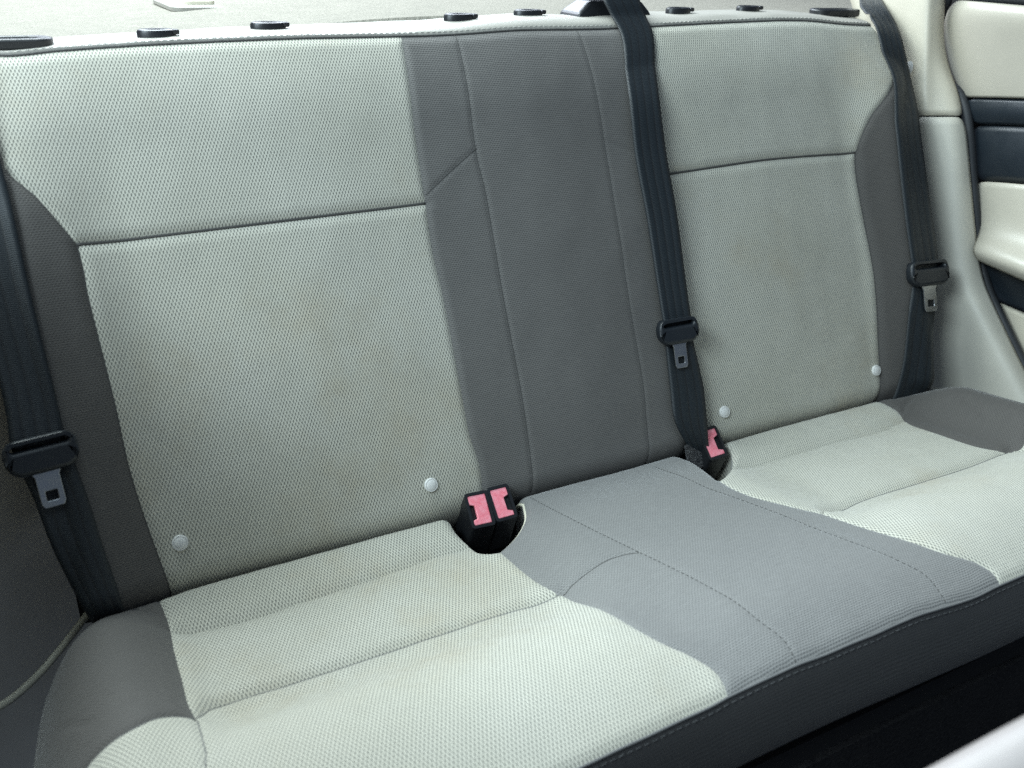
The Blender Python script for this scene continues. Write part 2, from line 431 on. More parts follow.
OUTR2 = curve(SB, [(857, 152), (858.5, 176), (866, 219), (876, 273), (880, 339), (882, 370), (881, 394)]); OUTR2 = np.vstack([OUTR2, resample([OUTR2[-1], (OUTR2[-1][0], BOT)], .004)[1:]])
OUTL2 = curve(SB, [(77, 244), (84, 273), (89, 300), (114, 400), (129, 467), (146.5, 523), (171, 592)]); OUTL2 = np.vstack([OUTL2, resample([OUTL2[-1], (OUTL2[-1][0], BOT)], .004)[1:]])
OUTL1 = curve(SB, [(0, 152), (8, 172), (39, 199), (77, 244)], pre=[(-.588, .47)])
SEAMR = curve(SB, [(662, 175), (720, 166), (780, 158), (857, 152)])
RLEFT1 = curve(SB, [(646, 26.5), (652, 98), (662, 175)])
RLEFT2 = curve(SB, [(662, 175), (671, 234), (679, 300), (692, 378), (708, 447)]); RLEFT2 = np.vstack([RLEFT2, resample([RLEFT2[-1], (RLEFT2[-1][0], BOT)], .004)[1:]])
CRIGHT = curve(SB, [(636, 27), (644, 98), (654, 175), (671, 300), (681, 378), (691, 450)]); CRIGHT = np.vstack([CRIGHT, resample([CRIGHT[-1], (CRIGHT[-1][0], BOT)], .004)[1:]])
STL = curve(SB, [(456, 34), (475, 144.5), (486, 195), (504, 300), (519.5, 380), (529, 443), (531, 492)])
STR = curve(SB, [(577, 29), (604, 137), (619, 234), (629, 300), (642.6, 380), (646, 415), (645, 464)])
DGL = curve(SB, [(426, 195), (450, 172), (477, 148)]); DGR = curve(SB, [(604, 137), (618, 145), (652, 160)])
OUTWL = curve(SB, raw=[(-.588, .47), (-.600, .40), (-.600, .27), (-.582, .13), (-.566, .04), (-.562, BOT)])
OUTWR = curve(SB, raw=[tuple(OUTR1[0]), (.604, .40), (.602, .27), (.590, .13), (.580, .04), (.576, BOT)])
UPOL = curve(SB, raw=[(-.578, .535), (-.584, .50), (-.588, .47)]); UPOR = curve(SB, raw=[tuple(TOPR[-1]), (.600, .50), tuple(OUTR1[0])])
S1 = (.0045, .013); S2 = (.0028, .008); S3 = (.012, .02)
for c, s in ((TOPL, S1), (TOPC, S1), (TOPR, S1), (INL, S2), (INL2, S2), (SEAML, S1), (OUTR1, S2), (OUTR2, S1), (OUTL2, S1), (OUTL1, S2), (SEAMR, S1),
             (RLEFT1, S3), (RLEFT2, S3), (CRIGHT, S3), (STL, (.0016, .0055)), (STR, (.0012, .0055)), (DGL, (.0012, .005)), (DGR, (.0010, .005))):
    SB.seams.append((resample(c, .008, False), *s))
def btm(a, b): return resample([a, b], .005)
rev = lambda c: c[::-1]
big = thing('backrest', 'larger left section of the beige and grey rear backrest, with grey centre strip', 'backrest', (-.2, .02, 0))
small = thing('backrest', 'narrower right section of the rear backrest, between the centre and right belts', 'backrest', (.35, .02, 0))
SK = [(.012, .004), (.04, .006), (.10, -.004)]
SKN = [(.012, .001), (.05, .001), (.10, 0)]
panel('upper_panel', SB, [TOPL, INL, rev(SEAML), rev(OUTL1), rev(UPOL)], LIGHT, big, skirt=[(UPOL, SK)])
panel('lower_panel', SB, [SEAML, INL2, btm(INL2[-1], OUTL2[-1]), rev(OUTL2)], LIGHT, big)
panel('bolster', SB, [OUTL1, OUTL2, btm(OUTL2[-1], OUTWL[-1]), rev(OUTWL)], BOLST, big, skirt=[(OUTWL, SK)])
panel('centre_panel', SB, [TOPC, CRIGHT, btm(CRIGHT[-1], INL2[-1]), rev(INL2), rev(INL)], DARK, big, inner=[STL, STR, DGL, DGR], skirt=[(CRIGHT, SKN)])
panel('upper_panel', SB, [TOPR, UPOR, OUTR1, rev(SEAMR), rev(RLEFT1)], LIGHT, small, skirt=[(UPOR, SK), (RLEFT1, SKN)])
panel('lower_panel', SB, [SEAMR, OUTR2, btm(OUTR2[-1], RLEFT2[-1]), rev(RLEFT2)], LIGHT, small, skirt=[(RLEFT2, SKN)])
panel('bolster', SB, [OUTWR, btm(OUTWR[-1], OUTR2[-1]), rev(OUTR2), rev(OUTR1)], BOLST, small, skirt=[(OUTWR, SK)])
def on(surf, c, off): return surf.pos(c[:, 0], c[:, 1], off)
# seam threads
for c, par in ((SEAML, big), (SEAMR, small)):
    tube('seam_welt', on(SB, c, .0008), .0014, SEAM, par)
for c, r_, par in ((STL, .0006, big), (STR, .0005, big), (DGL, .0005, big), (OUTL2, .0007, big), (OUTR2, .0007, small)):
    tube('seam_thread', on(SB, c, .0001), r_, SEAM, par, 6)
# top cover: vinyl that wraps over the top of each section
PROF = [(0, 0), (.001, .004), (.004, .0095), (.010, .0145), (.020, .0175), (.040, .019), (.070, .018), (.095, .0145), (.108, .007), (.112, -.004), (.112, -.05)]
def top_cover(cs, par):
    c = np.vstack(cs); c = resample(c, .006, False); P = on(SB, c, 0.0)
    nrows = []
    for k, (dy, dz) in enumerate(PROF):
        w = np.array([noise.noise(Vector((p[0] * 14, k * .6, 5.0))) * .0018 * min(1, k / 3) for p in P])
        fz = np.array([cov(p[0]) for p in P])[:, None]
        nrows.append(P + np.array([0, dy, 0]) + np.array([0, 0, dz]) * (fz if k > 1 else 1) * 1.0 + np.stack([0 * w, 0 * w, w], -1))
    V = np.vstack(nrows); n = len(P)
    Fc = [(j * n + i, j * n + i + 1, (j + 1) * n + i + 1, (j + 1) * n + i) for j in range(len(PROF) - 1) for i in range(n - 1)]
    for e in (0, n - 1): Fc.append(tuple(j * n + e for j in range(len(PROF))))
    o = fixn(mesh('top_cover', V, Fc, VINYL, par), 50)
    tube('piping', P + np.array([0, .0003, .0008]), .0012, SEAM, par)
    dashes('stitching', P + np.array([0, .0014, .0046]), THREAD, par, .0045, .003, .00045)
    return P
def cov(x): return float(np.interp(x, [-.6, -.43, -.31, -.09, 0, .14, .3, .6], [.06, .16, .34, .58, .66, .72, .55, .47]))
PTL = top_cover([TOPL, TOPC[1:]], big); PTR = top_cover([TOPR], small)
# hard shell behind each section
for par, x0, x1 in ((big, -.585, .128), (small, .142, .585)):
    u = np.array([0, math.sin(TB), math.cos(TB)])
    o = mesh('backrest_shell', *box_data(u * .23 - NB * .095 + EX * (x0 + x1) / 2, EX, u, NB, x1 - x0, .52, .02), DARKIN, par, smooth=False)
# head restraint sleeves on the top cover
def topz(x):
    P = PTL if x < .125 else PTR
    return np.array([x, np.interp(x, P[:, 0], P[:, 1]), np.interp(x, P[:, 0], P[:, 2])])
def lathe(name, c, prof, mat, parent, sx=1, sy=1, n=28, ax=EX, ay=EY, az=EZ, label=None):
    V, Fc = [], []
    for r_, z in prof:
        V += [c + ax * r_ * sx * math.cos(2 * math.pi * k / n) + ay * r_ * sy * math.sin(2 * math.pi * k / n) + az * z for k in range(n)]
    for j in range(len(prof) - 1):
        for k in range(n): Fc.append((j * n + k, j * n + (k + 1) % n, (j + 1) * n + (k + 1) % n, (j + 1) * n + k))
    Fc.append(tuple(range(n))[::-1]); Fc.append(tuple(range((len(prof) - 1) * n, len(prof) * n)))
    o = mesh(name, V, Fc, mat, parent, label=label); o.data.set_sharp_from_angle(angle=R(38)); return o
sleeve_data = None
def ontop(px, py, back):
    y = .28
    for _ in range(20):
        q = hit(px, py, (0, y, 0), (0, 1, 0)); y = topz(q[0])[1] + back
    return np.array([q[0], y, topz(q[0])[2] + cov(q[0]) * .0188])
def sleeve(px, py, par):
    p = ontop(px, py, .045)
    global sleeve_data
    if sleeve_data is None:
        o = lathe('headrest_sleeve', p, [(.0, -.004), (1, -.004), (1, .0042), (.93, .0064), (.80, .0072), (.5, .0068), (.45, .003), (.0, .003)], BLACK, par, .0195, .0115)
        k = mesh('release_button', *box_data(p + np.array([.0185, -.003, .0045]), EX, EY, EZ, .007, .010, .005), BLACK, o, smooth=False); bevel(k, .0015)
        sleeve_data = (o, k, p.copy())
    else:
        src, kid, p0 = sleeve_data
        o = src.copy(); COL.objects.link(o); o.parent = par
        o.location = Vector(p - p0 + ORG[src.parent.name] - ORG[par.name])
        k = kid.copy(); COL.objects.link(k); k.parent = o
for px, py, par in ((156, 30, big), (268, 25, big), (459, 16, big), (528, 13, big), (678, 12, small), (748, 9, small)): sleeve(px, py, par)
# seat release latches at both top corners
def latch(p, par, rot):
    a = np.array([math.cos(rot), math.sin(rot), 0]); b = np.array([-math.sin(rot), math.cos(rot), 0])
    o = prism('release_latch', rrect(.086, .036, .0175), p, a, b, EZ, .010, BLACK, par, holes=[rrect(.058, .018, .0088)], bev=.002)
    k = prism('latch_lever', rrect(.054, .015, .007), p + EZ * .001, a, b, EZ, .006, BLACK, o, bev=.0015)
latch(ontop(4, 38, .05), big, .03)
latch(ontop(835, 10, .05), small, -.05)
# centre belt guide on top of the larger section
gx = ontop(616, 22, .022) - EZ * .006
def guide():
    c = gx + np.array([.0, .025, -.001])
    V = []
    for (w, d, z, dx) in ((.118, .050, 0, 0), (.112, .046, .012, .0), (.080, .034, .026, .004)):
        V += [c + np.array([dx - w / 2, -d / 2, z]), c + np.array([dx + w / 2, -d / 2, z]), c + np.array([dx + w / 2, d / 2, z]), c + np.array([dx - w / 2, d / 2, z])]
    Fc = [(3, 2, 1, 0), (8, 9, 10, 11)]
    for j in (0, 4):
        for k in range(4): Fc.append((j + k, j + (k + 1) % 4, j + 4 + (k + 1) % 4, j + 4 + k))
    o = mesh('belt_guide', V, Fc, BLACK, big, smooth=False); bevel(o, .004, 3, 20)
    s = mesh('guide_slot', *box_data(c + np.array([.004, .0, .0262]), EX, EY, EZ, .056, .012, .002), DARKIN, o, smooth=False)
guide()
# white snap caps low on the light panels
cap0 = None
for px, py, par in ((180, 543, big), (431, 485, big), (724, 412, small), (876, 370.5, small)):
    a, t = SB.at(px, py); p = SB.pos([a], [t], .0008)[0]
    u = np.array([0, math.sin(TB), math.cos(TB)])
    if cap0 is None:
        cap0 = lathe('snap_cap', p, [(.0, -.001), (1, -.001), (1, .0006), (.96, .0016), (.88, .0021), (.82, .0021), (.78, .0016), (.73, .0021), (.45, .0027), (.0, .0029)], CAPW, par, .0080, .0080, 24, EX, u, NB); cap0p = p
    else:
        o = cap0.copy(); COL.objects.link(o); o.parent = par; o.location = Vector(p - cap0p + ORG[big.name] - ORG[par.name])
        if par is small: o.scale = (1, 1, 1)

# ================================================================== CUSHION
cush = thing('seat_cushion', 'wide rear bench cushion with beige mesh seats and a grey raised middle', 'seat cushion', (0, -.2, -.12))
RB = -.012
NTCH = [(446, 518), (453, 526), (467, 541), (477, 549), (488, 551), (499, 550)]       # light side of the twin buckle pocket
NTCHD = [(499, 550), (510, 540), (520, 528), (526, 514), (524, 500)]
NT1 = curve(SC, NTCH); NT1 = np.vstack([resample([(NT1[0][0] - .004, RB), NT1[0]], .004)[:-1], NT1])
NT2 = curve(SC, NTCHD); NT2 = np.vstack([NT2, resample([NT2[-1], (NT2[-1][0] + .002, RB)], .004)[1:]])
CL = curve(SC, [(499, 550), (509, 559), (533.6, 579), (563, 594.5)])
CL2 = curve(SC, [(563, 594.5), (598, 606.5), (632, 624), (661.5, 641), (687, 652), (712, 667), (722.5, 679.6), (727.5, 693.5)])
CRN = curve(SC, [(684, 457), (696, 462), (718, 478)]); CRN = np.vstack([resample([(CRN[0][0] - .002, RB), CRN[0]], .004)[:-1], CRN])
CRA = curve(SC, [(718, 478), (741, 491), (780, 503), (823, 513)])
CRB = curve(SC, [(823, 513), (878, 530.5), (936.5, 550), (975.6, 562), (993, 573), (1000, 583.5)])
NR = curve(SC, [(718, 478), (727, 472), (733, 462), (731, 446)]); NR = np.vstack([NR, resample([NR[-1], (NR[-1][0] + .002, RB)], .004)[1:]])
_a, _b = SC.at(727.5, 693.5), SC.at(1000, 583.5)
FRC = curve(SC, raw=[_a, (_a[0] * .67 + _b[0] * .33, .4005), (_a[0] * .33 + _b[0] * .67, .4015), _b])
FRL = curve(SC, [(624, 743), (727.5, 693.5)], pre=[(-.60, .362), (-.57, .388), (-.53, .397), (-.46, .399), (-.36, .399)])
FRR = curve(SC, [(1000, 583.5), (1024, 573)], post=[(.30, .399), (.40, .399), (.5, .397), (.57, .388), (.60, .362)])
G1L = curve(SC, [(170.5, 632), (205, 631), (252, 619), (300, 603), (350, 587), (400, 571), (440, 556), (474, 547)], off=-.005)
G1R = curve(SC, [(733, 469), (741, 468), (780, 460), (839, 442.6), (878, 433), (905, 420.5)], off=-.005)
G2L = curve(SC, [(197, 719), (223, 707), (300, 682), (380, 655.7), (438.6, 636), (497, 616.6), (556, 597), (563, 594.5)], off=-.005)
G2R = curve(SC, [(823, 513), (860, 502), (900, 489.5), (940, 477), (979, 463.6), (1011, 450.7)], off=-.005)
OL = curve(SC, [(158, 597), (168.5, 622), (173, 645.5), (181.7, 678), (187.5, 701), (197, 719)]); OL = np.vstack([resample([(OL[0][0], RB), OL[0]], .004)[:-1], OL])
OR_ = curve(SC, [(886, 402), (898, 409), (907.6, 420), (939.5, 432), (969.4, 442.7), (989, 447.7), (1011, 450.7)]); OR_ = np.vstack([resample([(OR_[0][0], RB), OR_[0]], .004)[:-1], OR_])
ARL = curve(SC, [(197, 719), (181.7, 716), (158, 716.5), (132, 727.6), (102.5, 748), (85, 768), (70, 800)], post=[(-.628, .33)])
e_ = OR_[-1]
ARR = curve(SC, [(1011, 450.7), (1024, 444)], post=[(.585, .175), (.61, .22), (.63, .30)])
SPL = curve(SC, [(197, 719), (205, 748), (212, 775)], post=[(-.49, .34), (-.478, .399)])
SPR = curve(SC, raw=[tuple(e_), (.512, .25), (.495, .34), (.475, .399)])
def cut(c, x):                     # split a curve at a given x
    i = int(np.argmin(np.abs(c[:, 0] - x))); return c[:i + 1], c[i:]
FLa, FLb = cut(FRL, SPL[-1][0]); SPL[-1] = FLb[0]
FRa, FRb = cut(FRR, SPR[-1][0]); SPR[-1] = FRa[-1]
OWL = curve(SC, raw=[(OL[0][0] + .012, RB), (-.575, .012), (-.612, .055), (-.636, .12), (-.645, .20), (-.642, .28), (-.628, .33)])
OWL2 = curve(SC, raw=[(-.628, .33), (-.618, .348), (-.60, .362)])
OWR = curve(SC, raw=[(OR_[0][0] + .02, RB), (.575, .012), (.612, .055), (.636, .12), (.648, .20), (.645, .27), (.63, .30)])
OWR2 = curve(SC, raw=[(.63, .30), (.620, .345), (.60, .362)])
OWL[0] = (-.535, RB); OWR[0] = (.535, RB)
CSL = curve(SC, [(530, 497), (569, 517), (604, 535), (639, 552), (682, 572), (725, 594.6), (758, 618.7), (783.5, 639), (798.7, 665)])
CSR = curve(SC, [(655, 466), (702, 484), (753, 503), (800, 521), (843, 538), (897, 560), (925, 575), (946, 602)])
ARC = curve(SC, [(563.5, 594), (570, 587), (583, 576), (607.5, 560), (625, 554), (639, 552)])
W1 = curve(SC, [(114, 613), (132, 607.5), (158, 613)]); W2 = curve(SC, [(122, 606), (140, 603), (164, 618)])
W3 = curve(SC, [(903, 412), (905, 404), (912, 398)]); W4 = curve(SC, [(966, 399), (976, 408), (988, 417)]); W5 = curve(SC, [(40, 738), (70, 726), (90, 722)])
C1 = (.0040, .012); C2 = (.0022, .008)
for c, s in ((CL, C2), (CL2, C2), (CRA, C2), (CRB, C2), (FRC, (.003, .010)), (FRL, (.003, .010)), (FRR, (.003, .010)), (G1L, (.0055, .022)), (G1R, (.0055, .022)),
             (G2L, (.0055, .016)), (G2R, (.0055, .016)), (OL, C1), (OR_, C1), (ARL, C2), (ARR, C2), (SPL, C2), (SPR, C2), (CSL, (.0009, .005)), (CSR, (.0009, .005)), (ARC, (.0016, .006)),
             (NT1, (.005, .010)), (NT2, (.005, .010)), (CRN, (.005, .010)), (NR, (.005, .010)), (OWL, (.012, .03)), (OWR, (.012, .03)), (OWL2, (.012, .03)), (OWR2, (.012, .03)),
             (W1, (.0036, .010)), (W2, (.0028, .008)), (W3, (.0034, .010)), (W4, (.0020, .014)), (W5, (.0014, .007))):
    SC.seams.append((resample(c, .008, False), *s))
def rear(a, b): return resample([a, b], .005)
POK = [(.006, .0008), (.03, .001), (.07, .001)]
def cutat(c, p):
    i = int(np.argmin(np.hypot(*(c - p).T))); return c[:i + 1], c[i:]
# the grooves end on the borders they meet
NT1a, NT1b = cutat(NT1, G1L[-1]); G1L[-1] = NT1b[0]
OLa, OLb = cutat(OL, G1L[0]); G1L[0] = OLb[0]
ORa, ORb = cutat(OR_, G1R[-1]); G1R[-1] = ORb[0]
NRa, NRb = cutat(NR, G1R[0]); G1R[0] = NRb[0]
panel('rear_roll', SC, [rear(OLa[0], NT1a[0]), NT1a, rev(G1L), rev(OLa)], LIGHT, cush, skirt=[(NT1a, POK)])
panel('seat_panel', SC, [G1L, NT1b, CL, rev(G2L), rev(OLb)], LIGHT, cush, skirt=[(NT1b, POK)])
panel('front_panel', SC, [G2L, CL2, rev(FLb), rev(SPL)], LIGHT, cush)
panel('corner_panel', SC, [SPL, rev(FLa), rev(OWL2), rev(ARL)], LIGHT, cush)
panel('side_bolster', SC, [OL, ARL, rev(OWL), rear(OWL[0], OL[0])], BOLST, cush, inner=[W1, W5], skirt=[(OWL, [(.008, -.004), (.03, -.008), (.12, -.006)])])
panel('centre_panel', SC, [rear(NT2[-1], CRN[0]), CRN, CRA, CRB, rev(FRC), rev(CL2), rev(CL), NT2], DARKC, cush, inner=[CSL, CSR, ARC], skirt=[(rev(NT2), POK), (rev(CRN), POK)])
panel('rear_roll', SC, [rear(NRb[-1], ORa[0]), ORa, rev(G1R), NRb], LIGHT, cush, skirt=[(rev(NRb), POK)])
panel('seat_panel', SC, [G1R, ORb, rev(G2R), rev(CRA), NRa], LIGHT, cush, skirt=[(rev(NRa), POK)])
panel('front_panel', SC, [G2R, SPR, rev(FRa), rev(CRB)], LIGHT, cush)
panel('corner_panel', SC, [ARR, OWR2, rev(FRb), rev(SPR)], LIGHT, cush)
panel('side_bolster', SC, [rear(OR_[0], OWR[0]), OWR, rev(ARR), rev(OR_)], BOLST, cush, inner=[W3, W4], skirt=[(rev(OWR), [(.008, -.004), (.03, -.008), (.12, -.006)])])
for c in (CSL, CSR): dashes('stitching', on(SC, c, .0002), SEAM, cush, .0035, .0035, .00045)
for c, r_ in ((ARC, .0006), (G2L, .0007), (G2R, .0007), (ARL, .0007), (SPL, .0006)): tube('seam_thread', on(SC, c, 0), r_, GTHREAD if c is not ARC else SEAM, cush, 6)
tube('pocket_edge', on(SC, NT2, -.003), .0022, CREAM, cush); tube('pocket_edge', on(SC, NT1[3:], -.004), .0016, CREAM, cush)
# front valance below a piped, stitched seam
FRONT = np.vstack([OWL2[:-1], FRL[:-1], FRC[:-1], FRR[:-1], rev(OWR2)]); FRONT = resample(FRONT, .006, False)
PF = on(SC, FRONT, 0)
_k = np.ones(31) / 31; PS = np.stack([np.convolve(np.pad(PF[:, k], 15, 'edge'), _k, 'valid') for k in range(3)], -1); PS[:, 0] = PF[:, 0]
tan = np.gradient(FRONT, axis=0); nrm = np.stack([-tan[:, 1], tan[:, 0]], -1); nrm /= np.linalg.norm(nrm, axis=1)[:, None]
OUTW = np.stack([nrm[:, 0], -nrm[:, 1], 0 * nrm[:, 0]], -1)
if OUTW[len(OUTW) // 2][1] > 0: OUTW = -OUTW
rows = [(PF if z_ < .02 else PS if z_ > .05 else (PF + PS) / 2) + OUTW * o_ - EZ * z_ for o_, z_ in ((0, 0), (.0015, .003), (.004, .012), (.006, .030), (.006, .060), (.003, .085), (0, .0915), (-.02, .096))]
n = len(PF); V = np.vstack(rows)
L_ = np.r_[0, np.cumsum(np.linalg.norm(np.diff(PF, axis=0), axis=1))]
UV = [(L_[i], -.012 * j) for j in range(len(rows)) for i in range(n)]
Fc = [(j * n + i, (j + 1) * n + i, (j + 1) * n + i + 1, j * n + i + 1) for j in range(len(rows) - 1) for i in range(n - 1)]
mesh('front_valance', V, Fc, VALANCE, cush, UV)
tube('piping', PF + OUTW * .0004 + EZ * .0001, .0012, GTHREAD, cush)
dashes('stitching', PF + OUTW * .0026 - EZ * .0050, GTHREAD, cush, .0055, .0035, .0005)
# foam body that closes the cushion underneath
mesh('cushion_base', *box_data(np.array([0, -.2, -.105]), EX, EY, EZ, 1.16, .36, .05), DARKIN, cush, smooth=False)

# ================================================================== BELTS
WEB = webbing_mat()
def bpt(x, y, off): 
    q = hit(x, y, NB * off, NB); return q
def strip(name, rows, mat, parent, thick=.0014, across=9):
    """woven strap from pairs of edge points"""
    Lp = np.array([r_[0] for r_ in rows]); Rp = np.array([r_[1] for r_ in rows])
    both = resample(np.hstack([Lp, Rp]), .006); Lp, Rp = both[:, :3], both[:, 3:]
    s = np.r_[0, np.cumsum(np.linalg.norm(np.diff((Lp + Rp) / 2, axis=0), axis=1))]
    V, UV, Fc = [], [], []
    for i in range(len(Lp)):
        for k in range(across):
            t = k / (across - 1); V.append(Lp[i] * (1 - t) + Rp[i] * t); UV.append((t, s[i]))
    for i in range(len(Lp) - 1):
        for k in range(across - 1): Fc.append((i * across + k, (i + 1) * across + k, (i + 1) * across + k + 1, i * across + k + 1))
    V = np.array(V); ub = np.array([0, math.sin(TB), math.cos(TB)])
    hv = V @ NB; tv = V @ ub; need = gB(V[:, 0], tv) + .0045
    lift = np.where((np.abs(V[:, 0]) < .62) & (tv > -.01) & (tv < .555), np.maximum(0, need - hv), 0)
    V = V + lift[:, None] * NB
    o = mesh(name, V, Fc, mat, parent, UV)
    m = o.modifiers.new('solid', 'SOLIDIFY'); m.thickness = thick; m.offset = 0
    return o
def tongue(pL, pR, down, parent, scale=1.0, fwd=.004, gripw=1.28, gh=.030):
    """latch plate: slotted plastic grip with a steel blade below it; pL, pR are the webbing edges where it sits"""
    cx = pR - pL; w = np.linalg.norm(cx); cx /= w
    dn = down - cx * (down @ cx); dn /= np.linalg.norm(dn)
    nz = np.cross(cx, dn); 
    if nz @ (CAM - pL) < 0: nz = -nz
    o = (pL + pR) / 2 + nz * fwd
    gw = w * gripw
    outl = rrect(gw, gh, gh * .42, 6)
    outl = [(x, y + (.0045 * (1 - (2 * x / gw) ** 2) if y > 0 else .0)) for x, y in outl]
    sl = rrect(w * 1.02, gh * .16, gh * .075, 3, 0, -gh * .26)
    g = prism('latch_plate', outl, o - nz * .007, cx, dn, nz, .014, GRIP, parent, holes=[sl], bev=.0045, seg=4)
    bw = w * .44; bl = gh * 1.25
    b = [(-bw * .78, gh * .30), (bw * .78, gh * .30), (bw * .62, gh * .56), (bw * .5, gh * .72), (bw * .5, gh * .42 + bl - .004), (bw * .40, gh * .42 + bl), (-bw * .40, gh * .42 + bl), (-bw * .5, gh * .42 + bl - .004), (-bw * .5, gh * .72), (-bw * .62, gh * .56)]
    hole = rrect(bw * .5, bl * .24, .0008, 2, 0, gh * .42 + bl * .72)
    prism('tongue_blade', b, o - nz * .0012, cx, dn, nz, .0024, STEEL, g, holes=[hole], bev=.0005)
def belt(label, rows_up, rows_dn, tl, parent_loc, tk):
    t = thing('seat_belt', label, 'seat belt', parent_loc, 'seat belts of the rear bench')
    def conv(r_):
        out = []
        for x, y, o in ((r_[0], r_[1], r_[4]), (r_[2], r_[3], r_[5])):
            out.append(np.array(o[1:]) if isinstance(o, tuple) and o[0] == 'p' else (hit(x, y, (0, o[1], 0), (0, 1, 0)) if isinstance(o, tuple) else bpt(x, y, o)))
        return out
    strip('webbing', [conv(r_) for r_ in rows_up], WEB, t)
    strip('webbing', [conv(r_) for r_ in rows_dn], WEB, t)
    a, b = conv(tl[0]); c, d = conv(tl[1]); tongue(a, b, (c + d) / 2 - (a + b) / 2, t, **tk); return t
# centre belt
belt('navy centre seat belt hanging from the black guide down the grey backrest strip', [
    (0, 0, 0, 0, ('p', .095, .30, .53), ('p', .15, .30, .53)),
    (598, -8, 634, -8, ('y', .262), ('y', .262)), (604, 2, 640, 2, ('y', .250), ('y', .250)), (612, 18, 646, 20, ('y', .240), ('y', .240)), (620, 42, 651, 42, ('y', .222), ('y', .222)), (629, 98, 659, 98, .013, .017), (635, 156, 666, 152, .013, .02), (646.6, 219, 677, 215, .013, .022), (656, 280, 685, 276, .013, .022), (664, 330, 692, 325, .014, .022)],
    [(664, 326, 692, 320, .0115, .0195), (665, 343, 693, 340, .011, .019), (670, 389, 703, 385, .010, .018), (674, 419, 707, 424, .010, .018), (686, 444, 709, 448, .006, .012), (700, 470, 715, 468, -.01, -.005)],
    [(662, 332, 690, 327, .014, .022), (669, 372, 699, 366, .012, .02)], (.13, .1, .1), dict(gripw=1.42, gh=.029))
# right belt
belt('navy seat belt running down beside the pale right pillar trim', [
    (0, 0, 0, 0, ('p', .60, .50, .60), ('p', .645, .49, .60)),
    (848, -14, 868, -14, ('y', .36), ('y', .34)), (861, 8, 885, 6, ('y', .27), ('y', .25)), (874, 24, 897, 26, ('y', .225), ('y', .215)), (881, 48, 904, 48, ('y', .20), ('y', .19)), (886, 80, 911, 80, .006, .010), (890, 112, 918, 112, .020, .024), (893.5, 137, 921, 137, .026, .030), (905, 219, 932, 216, .030, .034), (911, 262, 938, 259, .030, .034), (912, 272, 940, 270, .030, .034)],
    [(911, 270, 939, 268, .027, .031), (911, 284, 937, 284, .027, .031), (907.6, 322, 934, 318, .026, .030), (903, 362, 931, 358, .022, .028), (896, 390, 927.5, 388, .015, .022), (890, 404, 925, 402, .008, .015)],
    [(911.5, 274, 939.5, 271, .031, .035), (910, 315, 937, 312, .03, .034)], (.6, .1, .1), dict(gripw=1.36, gh=.034))
# left belt
belt('navy seat belt at the far left, over the grey bolster with its tongue low', [
    (-92, 60, -38, 50, .02, .02), (-58, 165, 1, 163, .026, .026), (-24, 300, 32, 298, .030, .028), (3, 400, 56, 396, .034, .030), (9, 440, 64, 432, .036, .032), (12, 452, 66, 442, .036, .032)],
    [(10, 446, 65, 438, .032, .028), (20, 470, 73, 458, .032, .028), (36, 505, 88, 498, .03, .026), (50, 543, 101, 540, .030, .030), (69, 582, 112, 572, .026, .026), (92, 622, 125, 612, .012, .012)],
    [(12, 459, 68, 445, .037, .033), (34, 512, 84, 500, .034, .030)], (-.58, .1, .1), dict(gripw=1.34, gh=.030))

# ================================================================== BUCKLES
def buckle(label, corner_px, depth_y, notch, tilt=45, hl=.055, occl=None):
    p = [hit(*q, (0, depth_y, 0), (0, -math.cos(R(tilt)), math.sin(R(tilt)))) for q in corner_px]       # back left, back right, front right, front left
    o = sum(p) / 4
    t = thing('seat_buckle', label, 'buckle', tuple(o - EZ * .06), 'seat belt buckles of the rear bench')
    ax = (p[1] - p[0] + p[2] - p[3]); w = np.linalg.norm(ax) / 2; ax /= np.linalg.norm(ax)
    ay = (p[0] - p[3] + p[1] - p[2]); l = np.linalg.norm(ay) / 2; ay -= ax * (ay @ ax); ay /= np.linalg.norm(ay)
    nz = np.cross(ax, ay)
    fw, fl = w + .007, l + .007
    dn = np.array([0, .36, -.93])
    # housing: hollow topped shell sheared down into the crack behind the cushion
    V = []
    ol = rrect(fw, fl, .004, 3)
    for z, s in ((0, 1.0), (.012, 1.03), (hl, 1.05)): V += [o + nz * .0005 + ax * x * s + ay * y * s + dn * z for x, y in ol]
    k = len(ol); il = rrect(w * 1.01, l * 1.01, .002, 3); V += [o + nz * .0005 + ax * x + ay * y for x, y in il]; V += [o - nz * .006 + ax * x + ay * y for x, y in il]
    Fc = [(j * k + i, j * k + (i + 1) % k, (j + 1) * k + (i + 1) % k, (j + 1) * k + i) for j in (0, 1) for i in range(k)]
    Fc += [(i, (i + 1) % k, 3 * k + (i + 1) % k, 3 * k + i) for i in range(k)] + [(3 * k + i, 3 * k + (i + 1) % k, 4 * k + (i + 1) % k, 4 * k + i) for i in range(k)]
    Fc += [tuple(range(4 * k, 5 * k)), tuple(range(2 * k, 3 * k))]
    fixn(mesh('housing', V, Fc, BLACK, t), 40)
    s = notch
    x0, x1, y0, y1 = -w / 2, w / 2, -l / 2, l / 2; nn = .30 * w
    if s < 0: outl = [(x0, y0), (x1, y0), (x1, y1), (x0, y1), (x0, y0 + l * .72), (x0 + nn, y0 + l * .66), (x0 + nn, y0 + l * .22), (x0, y0 + l * .16)]
    else: outl = [(x0, y0), (x1, y0), (x1, y0 + l * .16), (x1 - nn, y0 + l * .22), (x1 - nn, y0 + l * .66), (x1, y0 + l * .72), (x1, y1), (x0, y1)]
    prism('press_button', outl, o - nz * .005, ax, ay, nz, .0045, RED, t, bev=.0008)
    return t
